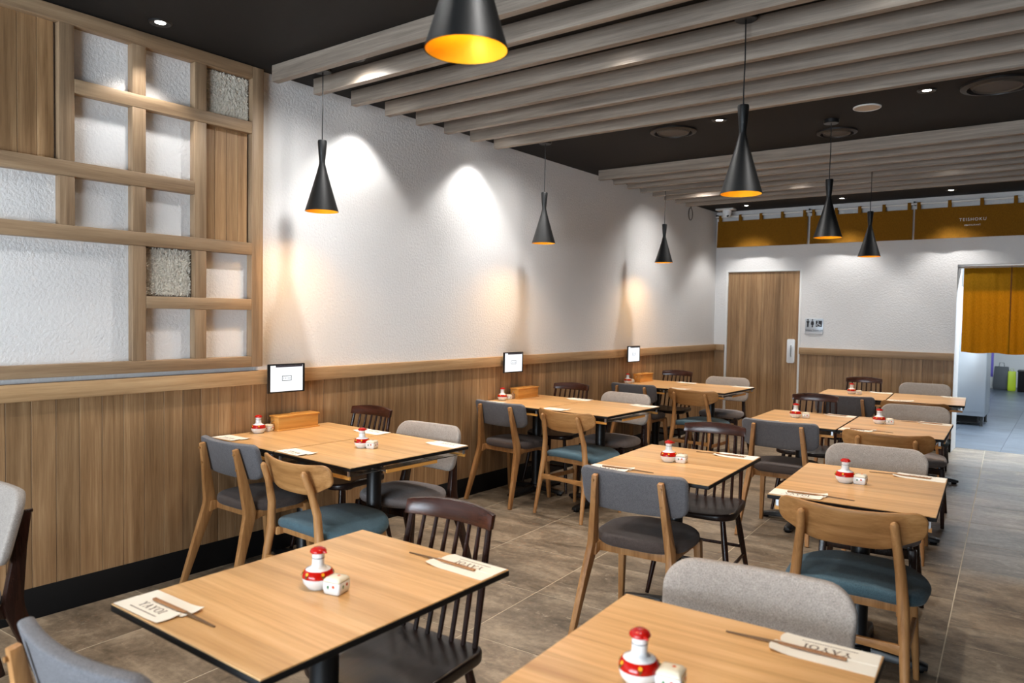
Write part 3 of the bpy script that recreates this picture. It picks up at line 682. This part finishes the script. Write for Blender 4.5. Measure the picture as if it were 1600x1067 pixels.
def mk_spindle():
    o = thing('spindle_chair'); o['category'] = 'chair'
    out = dense(rpoly([(-.2, -.2, .07), (.2, -.2, .07), (.22, .2, .1), (-.22, .2, .1)], 7))
    part('seat', pad(out, .028, .011, lambda u, v, w: (u, v, .448+w+(.012*(abs(u)/.2)**2 if w > 0 else 0)-.006*(v > .1)), -.006), 'espresso', o, angle=50)
    cr_ = []
    def arc(u, R_=.42): return .30*u*u/.2
    for k in range(15):
        u = -.172+.344/14*k; yb = -.268+1.1*u*u; top = .862-.014*(u/.172)**2; bot = .802+.002*(u/.172)**2; hw = .011
        cr_.append([(u, yb-hw, bot), (u, yb+hw, bot-.002), (u, yb+hw-.012, top), (u, yb-hw-.012, top)])
    part('crest_rail', MB().rings(cr_), 'walnut', o, .004)
    for k in range(8):
        q = -1+2*k/7; xb, xt = q*.168, q*.155; yt = -.272+1.1*xt*xt; yb = -.172+.35*xb*xb; e = (k in (0, 7))
        part('spindle', MB().tube([(xb, yb, .452), (xb+(xt-xb)*.45, yb+(yt-yb)*.45, .62), (xt, yt, .81)], [.0075, .0085, .0062] if not e else [.0085, .011, .0095], 10), 'walnut_leg', o)
    L = {}
    for sx in (-1, 1):
        for sy in (-1, 1):
            a, b = Vector((sx*.15, sy*.14-.005, .44)), Vector((sx*.215, sy*.205-.02*(sy < 0), 0)); L[sx, sy] = (a, b)
            part('leg', MB().tube([a, a.lerp(b, .35), b], [.013, .0165, .0105], 12), 'walnut_leg', o)
    pt = lambda k, z: L[k][0].lerp(L[k][1], (.44-z)/.44)
    for sx in (-1, 1): part('side_stretcher', MB().tube([pt((sx, -1), .17), pt((sx, -1), .17).lerp(pt((sx, 1), .17), .5), pt((sx, 1), .17)], [.007, .01, .007], 10), 'walnut_leg', o)
    part('front_stretcher', MB().tube([pt((-1, 1), .21), pt((1, 1), .21)], .009, 10), 'walnut_leg', o)
    part('back_stretcher', MB().tube([pt((-1, -1), .21), pt((1, -1), .21)], .009, 10), 'walnut_leg', o)
    return o
CC = Proto(mk_spindle)
def seat(pr, bx, by, rot, far, label):
    """bx,by: where the top of the back stands"""
    a = R(rot)+(math.pi if far else 0)
    pr.put((bx-math.sin(a)*.265, by+math.cos(a)*.265, 0), a, label)
LA, LB = 'slate-backed oak chair at ', 'teal-seated curved-back oak chair at '
LC, LD = 'dark spindle-back chair at ', 'pale grey walnut-legged chair at '
sh = lambda k: TAB[k][3]
seat(CA, .335, 2.10, 0, 0, LA+sh('W1i')); seat(CB, .965, 2.06, -2, 0, LB+'outer wall table '+wp[0]); seat(CC, .31, 3.19, 2, 1, LC+sh('W1i')); seat(CD, .86, 3.17, 3, 1, LD+sh('W1o'))
seat(CA, .30, 4.42, -3, 0, LA+sh('W2i')); seat(CB, .925, 4.40, -6, 0, LB+'outer wall table '+wp[1]); seat(CC, .32, 5.50, 4, 1, LC+sh('W2i')); seat(CD, .87, 5.53, -3, 1, LD+sh('W2o'))
seat(CA, .31, 6.58, 0, 0, LA+sh('W3i')); seat(CB, .955, 6.55, -3, 0, LB+'outer wall table '+wp[2]); seat(CC, .32, 7.68, 5, 1, LC+sh('W3i')); seat(CD, .86, 7.80, 6, 1, LD+sh('W3o'))
seat(CA, 2.245, .585, 3, 0, LA+sh('T1')); seat(CC, 2.27, 1.745, 3, 1, LC+sh('T1'))
seat(CD, 3.19, 1.91, 8, 1, LD+sh('T2'))
seat(CA, 2.30, 2.83, 5, 0, LA+sh('T3')); seat(CC, 2.226, 4.01, 7, 1, LC+sh('T3'))
seat(CB, 3.175, 2.90, 4, 0, LB+'aisle table, third row from valance wall'); seat(CD, 3.03, 4.15, 7, 1, LD+sh('T4'))
seat(CA, 2.28, 4.92, 3, 0, LA+sh('T5i')); seat(CC, 2.19, 6.17, 6, 1, LC+sh('T5i'))
seat(CB, 2.93, 4.95, 5, 0, LB+'aisle table, second row from valance wall'); seat(CD, 2.87, 6.36, 7, 1, LD+sh('T5o'))
seat(CA, 2.20, 7.02, 5, 0, LA+sh('T6i')); seat(CC, 2.09, 8.37, 8, 1, LC+sh('T6i'))
seat(CB, 2.765, 6.98, 4, 0, LB+'aisle table, first row from valance wall'); seat(CD, 2.61, 8.66, 7, 1, LD+sh('T6o'))
seat(CD, .74, 1.03, 4, 1, 'pale grey upholstered chair with walnut legs by the wall below the lattice')

# ------------------------------------------------------------------ tableware
def mk_bottle():
    o = thing('soy_sauce_bottle'); o['category'] = 'bottle'
    b_ = part('body', MB().lathe([(.001, 0), (.026, 0), (.028, .003), (.037, .014), (.04, .027), (.0385, .038), (.031, .049), (.02, .0545), (.0165, .058), (.0155, .064), (.0152, .092), (.001, .092)], 28, caps=False), 'ceramic', o, angle=60)
    part('red_band', MB().lathe([(.0403, .029), (.0406, .032), (.0393, .038), (.0352, .0455), (.0322, .0485)], 28, caps=False), 'red', b_, angle=60)
    part('neck_ring', MB().lathe([(.0153, .0765), (.0162, .0775), (.0153, .0785)], 24, caps=False), 'greybag', b_)
    for k, a in enumerate((-95, -30, 60, 150, 215)):
        m_ = Matrix.Rotation(R(a), 4, 'Z') @ Matrix.Translation((.0385, 0, .0395)) @ Matrix.Rotation(R(-28), 4, 'Y')
        lf = MB()
        for t_ in (-30, 30): lf.prism([(0, -.009), (.003*(1 if t_ > 0 else -1), -.001), (.006*(1 if t_ > 0 else -1), .003), (.001*(1 if t_ > 0 else -1), -.003)], 0, .0012, 0)
        part('leaf_motif', lf.xf(m_), 'green', b_)
        part('flower_motif', MB().prism([(.0042*math.cos(q*math.pi/4), .003+.0042*math.sin(q*math.pi/4)) for q in range(8)], 0, .0011, 0).xf(m_), 'yellow', b_)
    l_ = part('cap', MB().lathe([(.014, .09), (.0195, .0905), (.0215, .0935), (.019, .099), (.012, .1035), (.001, .105)], 24), 'red', o, angle=60)
    part('spout', MB().rings([[(.014, -.007, .091), (.014, .007, .091), (.014, .005, .1), (.014, -.005, .1)], [(.0285, -.002, .092), (.0285, .002, .092), (.0285, .0015, .0945), (.0285, -.0015, .0945)]]), 'red', l_, .0008)
    return o
def mk_pot():
    o = thing('spice_pot'); o['category'] = 'pot'
    q = lambda s_, r_: rpoly([(-s_, -s_, r_), (s_, -s_, r_), (s_, s_, r_), (-s_, s_, r_)], 4)
    def lv(p): return [[(a, b, z) for a, b in q(s_, .006)] for s_, z in p]
    b_ = part('body', MB().rings(lv([(.021, 0), (.0235, .003), (.0255, .012), (.0255, .028), (.0245, .0305)])), 'ceramic', o, angle=50)
    part('lid', MB().rings(lv([(.0242, .031), (.025, .032), (.0245, .0355), (.02, .0405), (.012, .0425)])), 'cream', o, angle=50)
    for a in range(4):
        m_ = Matrix.Rotation(R(90*a), 4, 'Z') @ Matrix.Translation((.0254, 0, .019))
        part('leaf_motif', MB().prism([(-.008, .006), (-.005, .002), (-.007, -.005), (-.011, 0)], 0, .0006, 0).xf(m_), 'green', b_)
        part('berry_motif', MB().prism([(.008+.004*math.cos(k*math.pi/4), .003+.004*math.sin(k*math.pi/4)) for k in range(8)], 0, .0006, 0).xf(m_), 'orange', b_)
    part('lid_dot', MB().lathe([(.004, .0425), (.003, .0435)], 10, (.005, .003)), 'orange', o)
    return o
BOT, POT = Proto(mk_bottle), Proto(mk_pot)
def cond(key, bx, by, px, py, ang, rz=0.3):
    BOT.put((bx, by, ZT), R(ang), 'white soy bottle with red band on '+sh(key)); POT.put((px, py, ZT), rz, 'small square white lidded pot on '+sh(key))
cond('T1', 2.288, 1.205, 2.352, 1.212, 10, R(15)); cond('T2', 3.165, 1.285, 3.225, 1.30, -30, R(10)); cond('T3', 2.252, 3.35, 2.312, 3.37, 30, R(8)); cond('T4', 3.04, 3.45, 3.1, 3.462, -60, R(0))
cond('T5i', 2.24, 5.47, 2.303, 5.50, 20); cond('T5o', 2.77, 5.57, 2.833, 5.585, 40); cond('T6i', 2.14, 7.6, 2.205, 7.6, 0)
cond('W1i', .085, 2.51, .07, 2.585, 0, R(20)); cond('W1o', .87, 2.6, .925, 2.62, 50); cond('W2i', .085, 4.80, .085, 4.88, 15, .1); cond('W3i', .08, 6.96, .08, 7.04, 15, .1)
def mk_box():
    o = thing('cutlery_box'); o['category'] = 'box'
    b_ = part('body', MB().box(-.042, .042, -.14, .14, .006, .078), 'box', o, .003); part('base_board', MB().box(-.046, .048, -.148, .148, 0, .008), 'box', o, .002)
    l_ = part('lid', MB().box(-.046, .05, -.146, .146, .079, .089), 'box', o, .0025); part('lid_knob', MB().box(-.012, .012, -.025, .025, .089, .096), 'box', l_, .003)
    part('wire_hook', MB().tube([(0, -.14, .06), (.0, -.158, .058), (.003, -.17, .048), (.004, -.168, .042)], .0014, 6), 'steel', b_)
    return o
BX = Proto(mk_box)
for k, (x, y) in enumerate(((.085, 2.76), (.09, 5.10), (.09, 7.29))):
    BX.put((x, y, ZT), R(-1.5), 'honey wood lidded cutlery box on wall table '+wp[k])
HLD = Proto(lambda: (lambda o: (o.__setitem__('category', 'holder'), part('tube_wall', MB().rings([[(a*.013, b*.013, z) for a, b in rpoly([(-1, -1, .3), (1, -1, .3), (1, 1, .3), (-1, 1, .3)], 3)] for z in (0, .045)], True, False), 'acrylic', o), part('toothpicks', MB().tube([(0, 0, .002), (.002, 0, .05)], .004, 6).tube([(.005, .003, .002), (.003, .006, .049)], .003, 6), 'stick', o), o)[-1])(thing('toothpick_holder')))
HLD.put((.095, 4.935, ZT), .2, 'tiny clear holder between pot and wooden box, wall table under middle tablet')

def mk_napkin():
    o = thing('paper_napkin'); o['category'] = 'napkin'
    def fn(x0, x1, y0, y1, lift, z0):
        mb = MB(); nx, ny = 16, 6; v = []; f = []; n = nx+1
        for s_ in (0, 1):
            for j in range(ny+1):
                for i in range(n):
                    u, v_ = i/nx, j/ny; x = x0+(x1-x0)*u+(.006*math.sin(v_*3.1) if u == 1 else 0); y = y0+(y1-y0)*v_
                    z = z0+s_*.0007+lift*max(0, (u-.72)/.28)**2*(.4+.6*v_); v.append((x, y, z))
        o2 = n*(ny+1)
        for j in range(ny):
            for i in range(nx): a = j*n+i; f.append((a, a+n, a+n+1, a+1)); f.append((o2+a, o2+a+1, o2+a+n+1, o2+a+n))
        for i in range(nx): f.append((i, i+1, o2+i+1, o2+i)); a = ny*n+i; f.append((a, o2+a, o2+a+1, a+1))
        for j in range(ny): a = j*n; f.append((a, o2+a, o2+a+n, a+n)); a = j*n+nx; f.append((a, a+n, o2+a+n, o2+a))
        return mb.add(v, f)
    part('napkin_sheet', fn(-.105, .1, -.003, .055, .007, .0004), 'paper', o, angle=50)
    part('napkin_flap', fn(-.105, .088, -.055, .004, .005, .0011), 'paper', o, angle=50)
    part('lettering', serif_word('YAYOI', .022, .0019).xf(Matrix.Translation((-.005, -.024, 0))), 'ink', o)
    rl = MB()
    for k in range(22): rl.box(-.062+.0052*k, -.062+.0052*k+.0038, -.038, -.0355, .0019, .0022)
    part('small_print', rl, 'ink', o)
    part('seal_mark', MB().prism(circ(.066, -.013, .006, 12), .0019, .0022), 'inkred', o)
    return o
def mk_sticks():
    o = thing('chopsticks'); o['category'] = 'chopsticks'
    for s_ in (-1, 1):
        part('stick', MB().bar([(0, 0, 0)]*1+[(0, 0, 0)], [(0, 0)]*2) if 0 else MB().rings([[(x, s_*.0024+yy*h_, .0052+lift+zz*h_) for yy, zz in ((-1, -1), (1, -1), (1, 1), (-1, 1))] for x, h_, lift in ((-.045, .0023, -.0005), (.02, .0022, 0), (.09, .002, .0002))]), 'stick', o, .0005, 1)
        part('stick_tip', MB().rings([[(x, s_*y_+yy*h_, .0052+lift+zz*h_) for yy, zz in ((-1, -1), (1, -1), (1, 1), (-1, 1))] for x, h_, y_, lift in ((.09, .0017, .0022, .0002), (.205, .001, .0012, -.0035))]), 'stickdark', o)
    part('joined_end', MB().box(-.047, -.03, -.0046, .0046, .0025, .0073), 'stick', o, .0005, 1)
    return o
NAP, STK = Proto(mk_napkin), Proto(mk_sticks)
def setting(key, far, jig=0):
    s_ = -1 if far else 1; x, y, a, ph = TAB[key]
    p_ = at(key, -.19*s_, -.338*s_); side = 'window side of ' if 0 else ('far edge of ' if far else 'near edge of ')
    edge = 'valance-side edge of ' if far else 'edge away from valances of '
    q = a+(math.pi if far else 0)+R(jig)
    NAP.put(p_, q, 'napkin on '+edge+ph)
    c, s2 = math.cos(q), math.sin(q); lx, ly = .0, .014
    if key[0] == 'T' and key[:2] != 'T6': STK.put((p_[0]+c*lx-s2*ly, p_[1]+s2*lx+c*ly, ZT), q, 'chopsticks at '+edge+ph)
for k in TAB:
    for far in (0, 1): setting(k, far, random.uniform(-3, 3))

# ------------------------------------------------------------------ wall tablets
def mk_tablet():
    o = thing('wall_tablet'); o['category'] = 'tablet'          # faces +x, width along y
    part('bracket', MB().box(0, .03, -.05, .05, -.05, .05), 'greybag', o, .004)
    b_ = part('bezel', MB().box(.03, .04, -.125, .125, -.086, .086), 'black', o, .004)
    s_ = part('screen', MB().box(.04, .0406, -.108, .108, -.077, .077), 'screen', b_)
    part('status_bar', MB().box(.0406, .0409, -.074, .106, .066, .077), 'screenbar', b_)
    f_ = MB()
    for (a, b, c, d) in ((-.032, .032, .012, .0155), (-.032, .032, -.0155, -.012), (-.032, -.0285, -.0155, .0155), (.0285, .032, -.0155, .0155)): f_.box(.0406, .0409, a, b, c, d)
    part('logo_frame', f_, 'screenink', b_)
    part('logo_lettering', serif_word('YAYOI', .011).xf(Matrix.Translation((.0406, 0, -.0055)) @ Matrix(((0, 0, 1, 0), (1, 0, 0, 0), (0, 1, 0, 0), (0, 0, 0, 1)))), 'screenink', b_)
    return o
TB = Proto(mk_tablet)
for y, lb in ((2.705, 'lit tablet on dado rail right beside the lattice screen'), (4.95, 'lit tablet on dado rail, middle one of three'), (7.08, 'lit tablet on dado rail nearest the toilet door')):
    TB.put((.044, y, 1.05), R(-4), lb)
